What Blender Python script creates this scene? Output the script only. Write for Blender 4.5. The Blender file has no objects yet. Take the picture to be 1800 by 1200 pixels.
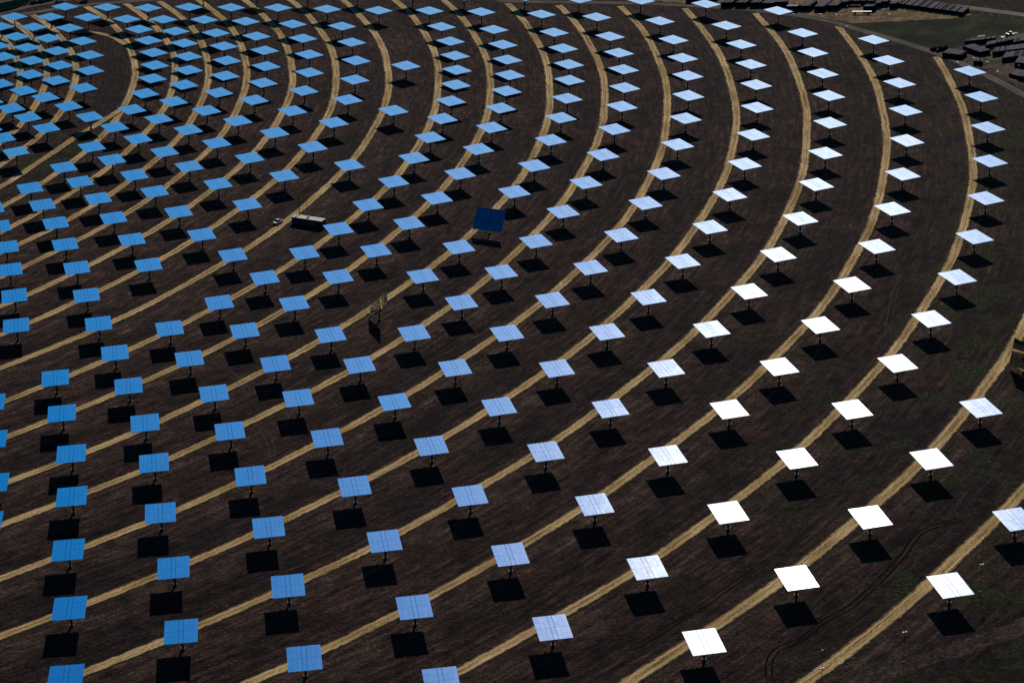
import bpy, math, random
from mathutils import Vector, Matrix
from math import sin, cos, pi, radians, hypot, atan2
random.seed(7)
scn = bpy.context.scene
col = scn.collection
# ---------------------------------------------------------------- camera
FPX, PITCH, ROLL = 4025.59, 0.42229, -0.036569
CAMH = 341.47
cam = bpy.data.cameras.new('camera')
cam.sensor_width = 36.0
cam.sensor_fit = 'HORIZONTAL'
cam.lens = 36.0*FPX/1800.0
cam.clip_start = 1.0
cam.clip_end = 30000
co = bpy.data.objects.new('camera', cam)
col.objects.link(co)
fwd = Vector((0, cos(PITCH), -sin(PITCH)))
upv = Vector((0, sin(PITCH), cos(PITCH)))
rt = Vector((1, 0, 0))*cos(ROLL) + upv*sin(ROLL)
up = Vector((-1, 0, 0))*sin(ROLL) + upv*cos(ROLL)
M = Matrix.Identity(4)
for i in range(3):
    M[i][0], M[i][1], M[i][2] = rt[i], up[i], -fwd[i]
M[2][3] = CAMH
co.matrix_world = M
scn.camera = co
# ---------------------------------------------------------------- sky and sun
SUN = Vector((0.1276, 0.8545, 0.5035)).normalized()
world = bpy.data.worlds.new('World')
scn.world = world
world.use_nodes = True
nt = world.node_tree
bg = nt.nodes['Background']
sky = nt.nodes.new('ShaderNodeTexSky')
sky.sky_type = 'NISHITA'
sky.sun_disc = False
sky.sun_elevation = math.asin(SUN.z)
sky.sun_rotation = atan2(SUN.x, SUN.y)
sky.altitude = 30
sky.air_density = 2.0
sky.dust_density = 0.3
sky.ozone_density = 10.0
gam = nt.nodes.new('ShaderNodeGamma')            # deep, clear, polarised-looking blue away from the sun
gam.inputs['Gamma'].default_value = 2.2
tint = nt.nodes.new('ShaderNodeMix')
tint.data_type = 'RGBA'
tint.blend_type = 'MULTIPLY'
tint.inputs[0].default_value = 1.0
tint.inputs[7].default_value = (0.097, 0.0615, 0.0555, 1)
nt.links.new(sky.outputs[0], gam.inputs['Color'])
nt.links.new(gam.outputs[0], tint.inputs[6])
sub = nt.nodes.new('ShaderNodeVectorMath')
sub.operation = 'SUBTRACT'
sub.inputs[1].default_value = (0.66, 0.0, 0.0)   # drier, deeper blue than the stock sky
mxv = nt.nodes.new('ShaderNodeVectorMath')
mxv.operation = 'MAXIMUM'
mxv.inputs[1].default_value = (0.0, 0.0, 0.0)
nt.links.new(tint.outputs[2], sub.inputs[0])
nt.links.new(sub.outputs[0], mxv.inputs[0])
nt.links.new(mxv.outputs[0], bg.inputs['Color'])
bg.inputs['Strength'].default_value = 0.1
sl = bpy.data.lights.new('sun', 'SUN')
sl.energy = 3.0
sl.angle = radians(0.5)
sl.color = (1.0, 0.93, 0.82)
so = bpy.data.objects.new('sun', sl)
col.objects.link(so)
so.rotation_euler = (-SUN).to_track_quat('-Z', 'Y').to_euler()
scn.view_settings.view_transform = 'Standard'
scn.view_settings.look = 'None'
scn.view_settings.exposure = 0.0
scn.view_settings.gamma = 1.0
scn.cycles.caustics_reflective = False
scn.cycles.caustics_refractive = False
scn.cycles.max_bounces = 6
scn.cycles.sample_clamp_direct = 4.0
# ---------------------------------------------------------------- surveyed layout (metres)
CX, CY = -497.83, 1065.12      # centre of the concentric arcs
PERIM = [[-291.8, 1218.7], [-261.0, 1220.2], [-233.9, 1232.4], [-201.1, 1238.4], [-150.9, 1240.9], [-87.3, 1234.6], [-8.7, 1217.2], [6.7, 1209.5], [67.9, 1198.0], [109.6, 1185.8], [138.6, 1173.3], [166.1, 1154.8], [181.1, 1136.2], [213.7, 1090.5], [229.5, 1056.8], [243.0, 1018.3], [254.1, 986.3]]
FARROAD = [[183.5, 1192.6], [204.1, 1187.6], [218.0, 1180.2], [245.4, 1165.7], [271.5, 1148.4], [296.9, 1131.5]]
LANE = [[-291.1, 1215.3], [-274.2, 1224.2], [-257.6, 1236.7], [-246.1, 1243.2], [-228.7, 1253.7]]
YARD = [[85.5, 1231.0], [183.7, 1193.7], [217.6, 1178.1], [246.4, 1152.7], [229.8, 1146.5], [215.0, 1146.3], [182.3, 1144.3], [166.5, 1157.9], [144.7, 1174.7], [109.9, 1189.1], [83.3, 1200.4]]
YARD2 = [[218.0, 1090.9], [232.4, 1099.7], [252.6, 1114.9], [288.9, 1122.4], [257.5, 990.0], [244.8, 1026.7], [230.9, 1064.0]]
GREEN = [[182.2, 1143.3], [214.9, 1145.3], [246.4, 1152.7], [295.2, 1124.6], [294.1, 1119.7], [252.6, 1114.9], [232.6, 1100.7], [217.8, 1097.7], [203.1, 1111.2], [188.9, 1130.1]]
TANLEFT = [[-293.6, 1227.9], [-275.7, 1232.3], [-260.5, 1244.0], [-251.1, 1254.3], [-301.8, 1268.2]]
GREENFENCE = [[-286.8, 1224.7], [-275.3, 1229.9], [-268.3, 1234.7], [-263.3, 1242.0], [-261.0, 1248.7], [-259.4, 1257.8]]
LOWERFIELD = [[84.9, 499.5], [107.3, 525.1], [138.6, 541.8], [157.0, 552.6], [143.2, 495.8]]
LOWERBAND = [[85.3, 522.4], [99.1, 531.4], [114.4, 539.0], [131.9, 547.4], [159.6, 563.3]]
CABROOF3 = [[-88.2, 890.1], [-74.9, 883.6], [-76.3, 880.6], [-89.4, 887.4]]
CABPOLES = [[-86.6, 894.7], [-83.4, 895.7]]
CAR = [[-95.2, 888.3]]
MASTS = [[80.1, 524.7], [104.2, 535.9], [132.5, 571.6], [176.5, 1128.6], [152.8, 1157.5], [213.7, 1080.0], [230.6, 1064.0], [236.6, 1013.1], [243.8, 1035.5], [95.9, 1173.5]]
MASTH = [11.7, 18.3, 17.5, 13.8, 10.1, 4.4, 3.7, 4.2, 9.0, 7.7]
PILES = [[[117.6, 1183.7], [123.3, 1182.9], 18.3, 2.6], [[125.1, 1182.7], [130.8, 1181.9], 18.3, 2.6], [[132.6, 1181.7], [138.2, 1181.0], 18.3, 2.6], [[138.7, 1179.8], [145.0, 1179.0], 6.1, 2.6], [[145.8, 1181.0], [151.8, 1180.3], 4.0, 2.6], [[151.0, 1171.7], [156.9, 1170.9], 3.8, 2.6], [[157.9, 1171.8], [163.5, 1171.1], 11.5, 2.6], [[165.5, 1169.8], [170.8, 1169.1], 12.4, 2.6], [[172.5, 1171.0], [178.1, 1170.3], 6.0, 2.6], [[179.3, 1176.6], [184.1, 1176.0], 3, 2.6], [[183.7, 1179.3], [186.6, 1178.9], 3, 2.2], [[187.2, 1178.8], [190.2, 1178.4], 3, 2.2], [[191.1, 1178.3], [193.7, 1178.0], 3, 2.2], [[194.9, 1177.8], [197.9, 1177.4], 3, 2.2], [[190.7, 1166.4], [196.3, 1165.7], 3, 2.6], [[197.6, 1172.0], [200.6, 1171.6], 3, 2.6], [[202.0, 1174.7], [204.9, 1174.3], 3, 2.6], [[205.1, 1169.9], [208.6, 1169.5], 3, 2.6], [[184.8, 1174.8], [190.1, 1174.1], 3, 2.6], [[107.8, 1192.7], [113.8, 1191.9], 12.2, 2.2], [[99.8, 1194.9], [106.1, 1194.0], 11.1, 2.2]]
PILES2 = [[[216.7, 1082.5], [225.3, 1077.7], [229.3, 1083.8], 5], [[228.7, 1092.4], [234.9, 1081.2], [240.9, 1084.2], 3], [[231.0, 1099.9], [247.4, 1103.7], [248.8, 1107.5], 3], [[239.9, 1092.0], [261.7, 1103.9], [263.5, 1109.5], 3], [[240.9, 1080.4], [257.3, 1085.1], [259.5, 1092.4], 3], [[243.6, 1070.7], [256.8, 1073.8], [260.5, 1082.8], 3], [[248.0, 1062.8], [255.2, 1059.2], [259.8, 1069.7], 3], [[229.2, 1067.9], [233.1, 1066.5], [234.7, 1071.8], 2], [[242.2, 1048.1], [246.1, 1042.3], [251.3, 1048.8], 1.5], [[245.3, 1042.4], [250.2, 1036.5], [254.8, 1044.8], 2], [[238.2, 1105.8], [242.5, 1106.3], [243.6, 1110.1], 2], [[254.1, 1095.1], [271.9, 1104.5], [274.0, 1110.2], 3]]
TRAILER = [[184.4, 1161.9], [194.3, 1160.6]]
TRUCK = [[249.4, 1103.4]]
REDM = [[256.5, 1111.4]]
BLUETARP = [[215.0, 1093.2], [219.5, 1094.5]]
GREENV = [[240.8, 1107.5]]
CARS_TL = [[-257.8, 1241.3], [-255.0, 1243.2], [-244.5, 1243.0], [-230.5, 1238.8], [-250.4, 1246.1]]
TRACK1 = [[66.7, 530.7], [67.4, 537.3], [70.3, 544.4], [77.3, 549.0], [85.9, 559.1], [95.2, 567.3], [112.3, 591.3], [122.0, 608.0], [135.5, 615.2]]
TRACK2 = [[74.1, 594.1], [69.9, 590.0], [58.5, 576.9], [42.2, 559.1], [30.2, 547.8]]
TRACK3 = [[-109.2, 758.6], [-105.6, 749.4], [-100.7, 741.7], [-92.1, 724.5]]
TRACK4 = [[-87.0, 699.3], [-82.8, 688.2], [-80.2, 675.4]]
TRACK5 = [[75.0, 733.6], [78.9, 742.0], [93.2, 742.7], [104.6, 736.8]]
TRACK6 = [[-0.8, 707.6], [9.0, 707.7], [28.5, 707.0]]
TRACK7 = [[135.9, 755.4], [145.5, 794.1], [152.7, 804.6], [157.1, 798.6], [158.3, 787.5]]
TRACK8 = [[-75.5, 662.8], [-63.8, 654.0], [-48.6, 641.2]]
TRACK9 = [[-64.3, 1145.0], [-47.3, 1146.9], [-23.6, 1137.8], [20.0, 1126.3], [57.7, 1125.6], [78.1, 1127.0]]
STONES = [[168.9, 725.4], [155.3, 692.3], [140.5, 670.0], [128.0, 646.7], [132.9, 601.9], [120.2, 579.0], [102.4, 551.8], [91.1, 540.6]]
RINGS = [[[-38.83,796.2],[-35.53,795.0]],[[-43.77,758.4],[-40.43,758.5],[-37.13,757.7],[-33.79,757.0],[-30.61,757.5]],[[-48.6,719.0],[-45.45,721.6],[-42.07,720.6],[-38.77,720.5],[-35.4,720.2],[-32.16,720.3],[-28.94,720.7],[-25.69,720.1],[-22.43,720.0],[-19.07,719.4],[-15.61,719.3],[-12.04,719.2],[-8.56,719.4],[-5.12,719.9],[-2.04,719.9]],[[-50.22,683.9],[-46.96,684.6],[-43.65,684.1],[-40.35,684.2],[-37.01,684.2],[-33.72,684.5],[-30.54,684.9],[-27.29,685.0],[-23.97,684.6],[-20.64,684.6],[-17.16,683.8],[-13.71,683.8],[-10.13,683.9],[-6.68,684.3],[-3.33,684.8],[-0.35,684.4],[2.54,683.4]],[[-54.93,648.8],[-51.72,648.5],[-48.48,648.9],[-45.24,649.5],[-41.95,649.4],[-38.66,649.8],[-35.35,649.7],[-32.13,650.5],[-28.87,650.5],[-25.59,650.6],[-22.22,650.1],[-18.74,649.7],[-15.22,649.6],[-11.78,649.6],[-8.23,650.2],[-4.81,650.7],[-1.84,650.6],[1.16,650.3],[4.08,651.2],[7.75,648.1]],[[-53.32,615.9],[-50.1,616.2],[-46.87,616.6],[-43.59,616.6],[-40.3,616.7],[-37.01,617.0],[-33.74,617.0],[-30.48,617.4],[-27.26,617.7],[-23.81,617.2],[-20.34,616.9],[-16.86,616.5],[-13.36,616.7],[-9.84,616.9],[-6.32,617.5],[-3.2,618.0],[-0.23,618.1],[2.85,617.7],[5.97,616.3],[9.83,615.3]],[[-51.78,585.0],[-48.55,584.7],[-45.18,585.8],[-41.84,585.1],[-38.59,585.0],[-35.38,585.8],[-32.08,585.5],[-28.81,585.9],[-25.48,586.0],[-22.03,585.4],[-18.46,584.8],[-14.95,584.6],[-11.3,584.9],[-7.81,585.4],[-4.6,585.9],[-1.63,586.6],[1.14,586.4],[4.18,585.8],[7.52,585.0],[11.46,584.2]],[[-52.84,552.1],[-49.94,555.4],[-46.69,555.0],[-43.5,555.8],[-40.24,555.7],[-36.94,555.5],[-33.65,555.7],[-30.4,556.0],[-27.12,555.8],[-23.66,555.4],[-20.19,554.7],[-16.6,554.5],[-12.96,554.5],[-9.43,554.7],[-6.12,555.5],[-3.25,556.2],[-0.33,556.5],[2.47,556.3],[5.43,555.4],[9.13,555.0],[12.79,554.0]],[[-51.38,529.6],[-48.26,529.5],[-45.02,528.9],[-41.79,529.5],[-38.57,529.7],[-35.36,530.0],[-28.71,529.7],[-25.29,529.0],[-18.35,527.9],[-14.82,527.7],[-11.18,528.3],[-7.86,528.8],[-4.83,529.6],[-1.85,530.1],[0.89,530.5],[3.79,529.8],[6.86,528.8],[10.58,528.5],[14.37,527.8]],[[-49.71,501.3],[-46.61,501.3],[-43.39,501.2],[-40.16,501.1],[-36.86,500.6],[-33.56,500.3],[-30.25,500.1],[-26.93,499.8],[-23.38,498.8],[-19.96,498.7],[-16.49,498.8],[-12.86,498.7],[-9.5,499.0],[-6.35,499.6],[-3.45,500.4],[-0.64,501.5],[2.22,501.0],[5.17,500.7],[8.31,499.6],[12.2,499.3],[15.91,497.7]],[[-48.02,475.7],[-44.84,475.7],[-41.63,475.5],[-38.44,475.7],[-35.11,474.9],[-31.81,475.0],[-28.44,474.6],[-25.13,474.3],[-21.71,473.9],[-18.25,473.9],[-14.62,473.3],[-11.31,473.8],[-8.16,474.6],[-5.08,475.2],[-2.13,475.8],[0.68,475.9],[3.52,475.7],[6.56,475.3],[9.81,474.3],[13.58,473.9],[17.53,472.8]],[[-39.92,450.5],[-30.13,449.8],[-16.28,447.9],[-6.77,449.9],[1.99,451.0],[14.9,448.6],[19.48,446.2]],[[-42.43,426.6],[-37.81,426.3],[-33.14,425.9],[-28.4,425.4],[-23.5,424.9],[-18.69,424.9],[-13.63,424.4],[-9.09,425.3],[-4.64,426.1],[-0.51,426.5],[3.65,426.6],[7.92,426.1],[11.99,424.8],[16.7,423.7],[21.05,421.4]],[[-39.99,403.2],[-35.35,402.9],[-30.62,402.4],[-25.87,402.0],[-20.92,401.2],[-16.14,401.3],[-11.29,401.6],[-6.88,402.6],[-2.6,403.4],[1.46,403.8],[5.75,403.6],[9.85,402.5],[13.78,401.0],[18.63,400.0],[22.84,396.6]],[[-37.57,381.3],[-32.99,381.4],[-28.19,380.4],[-23.29,379.5],[-18.42,379.2],[-13.69,379.5],[-9.06,380.1],[-4.47,381.4],[-0.55,382.3],[3.48,382.2],[7.54,381.8],[11.51,379.8],[15.91,378.6],[20.41,377.4]],[[-35.1,362.1],[-30.42,361.8],[-25.6,360.8],[-20.84,360.6],[-15.96,360.4],[-11.21,360.6],[-6.82,361.7],[-2.59,362.5],[1.58,362.7],[5.56,362.7],[9.57,361.9],[13.54,360.4],[17.83,358.9],[22.29,357.3],[25.21,370.8]],[[-32.61,342.8],[-28.03,343.0],[-23.15,341.9],[-18.29,341.5],[-13.54,341.6],[-8.87,342.1],[-4.62,343.1],[-0.34,343.8],[3.59,344.0],[7.46,343.5],[11.45,342.7],[15.36,340.9],[19.52,339.1],[23.93,337.3]],[[-30.08,325.6],[-25.47,325.5],[-20.71,325.2],[-15.87,324.9],[-11.04,324.9],[-6.59,325.7],[-2.36,326.6],[1.74,327.2],[5.56,327.0],[9.42,326.5],[13.41,325.4],[17.33,323.7],[21.27,321.6],[26.3,318.6]],[[-8.56,308.5],[23.82,303.9]],[[-18.23,293.7],[-11.81,293.4],[-5.65,293.8],[-0.22,295.1],[5.21,295.2],[10.42,294.6],[15.55,292.9],[20.9,290.4],[26.1,286.9],[29.0,299.9]],[[-14.97,278.5],[-8.95,279.1],[-2.83,279.2],[2.54,279.9],[7.71,279.8],[12.98,278.8],[18.09,276.9],[23.22,273.9]],[[-12.45,266.2],[-6.19,266.9],[-0.47,266.3],[5.18,266.1],[10.26,265.8],[15.5,264.5],[20.4,262.0],[25.46,259.0],[28.58,270.5]],[[-3.81,253.3],[2.31,252.8],[7.63,252.5],[12.88,251.7],[17.61,250.3]]]
# ---------------------------------------------------------------- helpers
def tag(o, label=None, cat=None, group=None, kind=None):
    if label: o['label'] = label
    if cat: o['category'] = cat
    if group: o['group'] = group
    if kind: o['kind'] = kind
    return o

def empty(name, loc, rz=0.0):
    o = bpy.data.objects.new(name, None)
    o.empty_display_size = 1
    o.location = loc
    o.rotation_euler = (0, 0, rz)
    col.objects.link(o)
    return o

class MB:
    def __init__(s): s.v = []; s.f = []; s.mi = []
    def quad(s, pts, mi=0):
        n = len(s.v); s.v += [tuple(p) for p in pts]; s.f.append(tuple(range(n, n+len(pts)))); s.mi.append(mi)
    def hexa(s, c, mi=0, top=None):
        n = len(s.v); s.v += [tuple(p) for p in c]
        for k, f in enumerate(((3, 2, 1, 0), (4, 5, 6, 7), (0, 1, 5, 4), (1, 2, 6, 5), (2, 3, 7, 6), (3, 0, 4, 7))):
            s.f.append(tuple(n+i for i in f)); s.mi.append(top if (k == 1 and top is not None) else mi)
    def box(s, c, d, mi=0, rz=0, top=None, M=None):
        x, y, z = c; a, b, h = d[0]/2, d[1]/2, d[2]/2
        P = []
        for zz in (-h, h):
            for xx, yy in ((-a, -b), (a, -b), (a, b), (-a, b)):
                v = Vector((xx*cos(rz)-yy*sin(rz), xx*sin(rz)+yy*cos(rz), zz)) if M is None else M @ Vector((xx, yy, zz))
                P.append((x+v.x, y+v.y, z+v.z))
        s.hexa(P, mi, top)
    def cyl(s, p0, p1, r0, r1=None, n=10, mi=0, cap=True):
        r1 = r0 if r1 is None else r1
        p0 = Vector(p0); p1 = Vector(p1); d = (p1-p0).normalized()
        a = d.orthogonal().normalized(); b = d.cross(a)
        k = len(s.v)
        for p, r in ((p0, r0), (p1, r1)):
            for i in range(n):
                t = 2*pi*i/n
                s.v.append(tuple(p + a*cos(t)*r + b*sin(t)*r))
        for i in range(n):
            j = (i+1) % n
            s.f.append((k+i, k+j, k+n+j, k+n+i)); s.mi.append(mi)
        if cap:
            s.f.append(tuple(k+i for i in reversed(range(n)))); s.mi.append(mi)
            s.f.append(tuple(k+n+i for i in range(n))); s.mi.append(mi)
    def mesh(s, name, mats, smooth=False):
        me = bpy.data.meshes.new(name)
        me.from_pydata(s.v, [], s.f)
        for m in (mats if isinstance(mats, (list, tuple)) else [mats]): me.materials.append(m)
        me.polygons.foreach_set('material_index', s.mi)
        if smooth: me.polygons.foreach_set('use_smooth', [True]*len(s.f))
        me.update()
        return me
    def build(s, name, mats, parent=None, smooth=False):
        o = bpy.data.objects.new(name, s.mesh(name, mats, smooth))
        col.objects.link(o)
        if parent: o.parent = parent
        return o

# ---------------------------------------------------------------- material helpers
class NT:
    def __init__(s, name):
        s.m = bpy.data.materials.new(name); s.m.use_nodes = True
        s.t = s.m.node_tree; s.t.nodes.clear()
        s.out = s.t.nodes.new('ShaderNodeOutputMaterial')
    def n(s, typ, **kw):
        nd = s.t.nodes.new(typ)
        for k, v in kw.items(): setattr(nd, k, v)
        return nd
    def put(s, sock, v):
        if isinstance(v, bpy.types.NodeSocket): s.t.links.new(v, sock)
        elif v is not None:
            if isinstance(v, (tuple, list)) and len(v) == 3 and sock.type == 'RGBA': v = (*v, 1)
            sock.default_value = v
    def math(s, op, a, b=None, c=None, clamp=False):
        nd = s.n('ShaderNodeMath', operation=op, use_clamp=clamp)
        s.put(nd.inputs[0], a)
        if b is not None: s.put(nd.inputs[1], b)
        if c is not None: s.put(nd.inputs[2], c)
        return nd.outputs[0]
    def noise(s, vec, scale, detail=4, rough=.55, dist=0):
        nd = s.n('ShaderNodeTexNoise')
        s.put(nd.inputs['Vector'], vec); nd.inputs['Scale'].default_value = scale
        nd.inputs['Detail'].default_value = detail; nd.inputs['Roughness'].default_value = rough
        nd.inputs['Distortion'].default_value = dist
        return nd.outputs['Fac']
    def ramp(s, fac, stops):
        nd = s.n('ShaderNodeValToRGB'); s.put(nd.inputs[0], fac)
        e = nd.color_ramp.elements
        while len(e) > 1: e.remove(e[-1])
        for i, (p, c) in enumerate(stops):
            el = e[0] if i == 0 else e.new(p)
            el.position = p
            if not isinstance(c, (tuple, list)): c = (c, c, c)
            el.color = (*c, 1)
        return nd.outputs[0]
    def mix(s, f, a, b):
        nd = s.n('ShaderNodeMix', data_type='RGBA')
        s.put(nd.inputs['Factor'], f); s.put(nd.inputs['A'], None); s.put(nd.inputs[6], a); s.put(nd.inputs[7], b)
        return nd.outputs[2]
    def mul(s, a, b):
        nd = s.n('ShaderNodeMix', data_type='RGBA', blend_type='MULTIPLY')
        nd.inputs['Factor'].default_value = 1; s.put(nd.inputs[6], a); s.put(nd.inputs[7], b)
        return nd.outputs[2]
    def pos(s): return s.n('ShaderNodeNewGeometry').outputs['Position']
    def attr(s, name): return s.n('ShaderNodeAttribute', attribute_name=name).outputs['Fac']
    def polar(s):
        sx = s.n('ShaderNodeSeparateXYZ'); s.put(sx.inputs[0], s.pos())
        dx = s.math('SUBTRACT', sx.outputs[0], CX); dy = s.math('SUBTRACT', sx.outputs[1], CY)
        r = s.math('SQRT', s.math('ADD', s.math('MULTIPLY', dx, dx), s.math('MULTIPLY', dy, dy)))
        th = s.math('ARCTAN2', dy, dx)
        return r, th
    def comb(s, x, y, z=0.0):
        c = s.n('ShaderNodeCombineXYZ'); s.put(c.inputs[0], x); s.put(c.inputs[1], y); s.put(c.inputs[2], z)
        return c.outputs[0]
    def bump(s, h, strength, dist):
        b = s.n('ShaderNodeBump'); b.inputs['Strength'].default_value = strength; b.inputs['Distance'].default_value = dist
        s.put(b.inputs['Height'], h); return b.outputs[0]
    def diffuse(s, colr, normal=None, rough=1.0, spec=0.0, metal=0.0):
        p = s.n('ShaderNodeBsdfPrincipled'); s.put(p.inputs['Base Color'], colr)
        s.put(p.inputs['Roughness'], rough); p.inputs['Specular IOR Level'].default_value = spec
        p.inputs['Metallic'].default_value = metal
        if normal is not None: s.put(p.inputs['Normal'], normal)
        s.t.links.new(p.outputs[0], s.out.inputs[0]); return s.m

def simple(name, c, rough=.6, metal=0.0, spec=.3, var=.15, scale=1.5):
    k = NT(name)
    tc = k.n('ShaderNodeTexCoord').outputs['Object']
    nz = k.noise(tc, scale, 5, .6)
    f = k.ramp(nz, [(.3, tuple(x*(1-var) for x in c)), (.7, tuple(min(1, x*(1+var)) for x in c))])
    return k.diffuse(f, None, rough, spec, metal)

# ground: dark ploughed soil lying in rings, redder disturbed soil near the mirror rows, green weeds
k = NT('ploughed_soil')
r, th = k.polar()
streak = k.noise(k.comb(k.math('MULTIPLY', r, .55), k.math('MULTIPLY', th, 38.0)), 1.0, 5, .68, .4)
fine = k.noise(k.pos(), .9, 6, .72)
clod = k.noise(k.pos(), .22, 5, .6)
big = k.noise(k.pos(), .012, 4, .55)
mixn = k.math('ADD', k.math('MULTIPLY', streak, .42), k.math('ADD', k.math('MULTIPLY', fine, .38), k.math('MULTIPLY', clod, .20)))
soil = k.ramp(mixn, [(.41, (.0030, .0014, .0018)), (.485, (.0200, .0115, .0112)), (.55, (.048, .0280, .0255)), (.63, (.130, .080, .070))])
soil = k.mul(soil, k.ramp(big, [(.35, (.72, .72, .80)), (.65, (1.28, 1.18, 1.1))]))
soil = k.mul(soil, k.ramp(k.noise(k.pos(), .045, 5, .65, .6), [(.38, (.70, .70, .74)), (.62, (1.32, 1.26, 1.2))]))
verge = k.ramp(mixn, [(.40, (.010, .005, .004)), (.48, (.046, .026, .020)), (.55, (.105, .062, .048)), (.63, (.24, .158, .120))])
vf = k.math('MULTIPLY', k.attr('verge'), k.ramp(k.noise(k.pos(), .10, 5, .65), [(.34, .15), (.60, 1.0)]), clamp=True)
c = k.mix(vf, soil, verge)
grass = k.ramp(fine, [(.38, (.005, .007, .003)), (.5, (.020, .028, .009)), (.62, (.060, .078, .020))])
gm = k.math('MULTIPLY', k.attr('weeds'), k.ramp(k.math('ADD', k.math('MULTIPLY', k.noise(k.pos(), .055, 5, .62, .5), .7), k.math('MULTIPLY', clod, .3)), [(.50, 0.0), (.57, 1.0)]), clamp=True)
c = k.mix(gm, c, grass)
ht = k.math('ADD', k.math('MULTIPLY', streak, .8), k.math('ADD', fine, k.math('MULTIPLY', clod, .8)))
M_soil = k.diffuse(c, k.bump(ht, 1.0, .8), .95, .05)

# packed earth tracks
def track_mat(name, lo, mid, hi, edge):
    k = NT(name)
    uv = k.n('ShaderNodeUVMap').outputs[0]
    sx = k.n('ShaderNodeSeparateXYZ'); k.put(sx.inputs[0], uv)
    u, v = sx.outputs[0], sx.outputs[1]            # u across 0..1, v metres along
    lon = k.noise(k.comb(k.math('MULTIPLY', u, 11.0), k.math('MULTIPLY', v, .045)), 1.0, 5, .6, .2)
    fine = k.noise(k.pos(), 1.1, 6, .7)
    patch = k.noise(k.pos(), .06, 3, .5)
    m = k.math('ADD', k.math('MULTIPLY', lon, .58), k.math('MULTIPLY', fine, .42))
    c = k.ramp(m, [(.40, lo), (.50, mid), (.61, hi)])
    c = k.mul(c, k.ramp(patch, [(.38, (.70, .66, .58)), (.62, (1.12, 1.12, 1.12))]))
    # wheel ruts: two bands polished paler, crown between slightly darker, soft dark ragged margins
    wob = k.math('MULTIPLY', k.math('SUBTRACT', k.noise(k.pos(), .35, 5, .7), .5), .22)
    uc = k.math('ADD', k.math('SUBTRACT', u, .44), wob)
    du = k.math('ABSOLUTE', k.math('SUBTRACT', u, .44))
    rut = k.ramp(k.math('ABSOLUTE', k.math('SUBTRACT', du, .22)), [(0.0, 1.0), (.10, 0.0)])
    c = k.mix(k.math('MULTIPLY', rut, k.ramp(k.noise(k.comb(0.0, k.math('MULTIPLY', v, .03)), 1.0, 3, .6), [(.4, .15), (.6, .6)])), c, hi)
    outer = k.ramp(uc, [(.335, 0.0), (.39, 1.0)])
    inner = k.ramp(k.math('MULTIPLY', uc, -1.0), [(.30, 0.0), (.42, 1.0)])
    c = k.mix(inner, c, k.ramp(fine, [(.40, tuple(x*.35 for x in edge)), (.60, tuple(x*1.3 for x in edge))]))
    c = k.mix(outer, c, k.ramp(fine, [(.40, (.006, .004, .004)), (.60, tuple(x*.6 for x in edge))]))
    return k.diffuse(c, k.bump(fine, .5, .22), .95, .05)
M_track = track_mat('packed_earth', (.14, .084, .032), (.46, .300, .122), (.84, .61, .32), (.080, .056, .028))
M_perim = track_mat('grey_gravel', (.060, .045, .036), (.115, .090, .074), (.20, .165, .140), (.05, .036, .028))
M_far = track_mat('pale_gravel', (.14, .11, .085), (.22, .175, .14), (.32, .27, .22), (.07, .05, .04))
M_rut = simple('rut_soil', (.010, .008, .008), 1, 0, 0, .4, .8)
M_ghost = simple('pale_rut_soil', (.085, .062, .053), 1, 0, 0, .4, .6)

def patchmat(name, a, b, c_, sc=.25):
    k = NT(name)
    fn = k.noise(k.pos(), .85, 6, .74)
    m = k.math('ADD', k.math('MULTIPLY', k.noise(k.pos(), sc, 6, .68, .5), .45), k.math('ADD', k.math('MULTIPLY', fn, .33), k.math('MULTIPLY', k.noise(k.pos(), sc*.12, 4, .6), .22)))
    c = k.ramp(m, [(.41, a), (.50, b), (.59, c_)])
    return k.diffuse(c, k.bump(fn, 1.0, .7), .95, .05)
M_yard = patchmat('yard_earth', (.075, .045, .022), (.215, .140, .070), (.40, .28, .16))
M_yard2 = patchmat('yard_grit', (.035, .024, .018), (.115, .082, .058), (.30, .21, .125), .12)
M_green = patchmat('rough_grass', (.004, .005, .003), (.020, .025, .010), (.055, .068, .022), .06)
M_dgreen = patchmat('dull_grass', (.004, .0045, .003), (.017, .018, .009), (.050, .050, .024), .3)
M_band = patchmat('reddish_earth', (.012, .007, .006), (.046, .028, .024), (.12, .078, .064), .5)

# mirror glass with a little dust on it
k = NT('mirror_glass')
pos = k.pos()
g1 = k.n('ShaderNodeBsdfGlossy'); g1.inputs['Color'].default_value = (.94, .97, 1.0, 1); g1.inputs['Roughness'].default_value = .03
g2 = k.n('ShaderNodeBsdfGlossy'); g2.inputs['Color'].default_value = (1.0, .96, .86, 1); g2.inputs['Roughness'].default_value = .29
mx = k.n('ShaderNodeMixShader')
tc = k.n('ShaderNodeTexCoord').outputs['Object']
dust = k.ramp(k.noise(tc, .8, 5, .65), [(.3, .022), (.7, .036)])
k.put(mx.inputs[0], dust); k.put(mx.inputs[1], g1.outputs[0]); k.put(mx.inputs[2], g2.outputs[0])
k.t.links.new(mx.outputs[0], k.out.inputs[0])
M_mirror = k.m
M_back = simple('panel_back_steel', (.018, .022, .028), .9, 0, .0, .2)
M_steel = simple('weathered_steel', (.055, .055, .058), .75, .2, .3, .25)
M_white = simple('white_enamel', (.78, .78, .76), .5, 0, .4, .08)
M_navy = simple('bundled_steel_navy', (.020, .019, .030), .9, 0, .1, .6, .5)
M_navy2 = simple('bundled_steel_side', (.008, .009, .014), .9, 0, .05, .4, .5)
M_cap = simple('pale_strapping', (.5, .5, .5), .6, 0, .3, .3)
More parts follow.
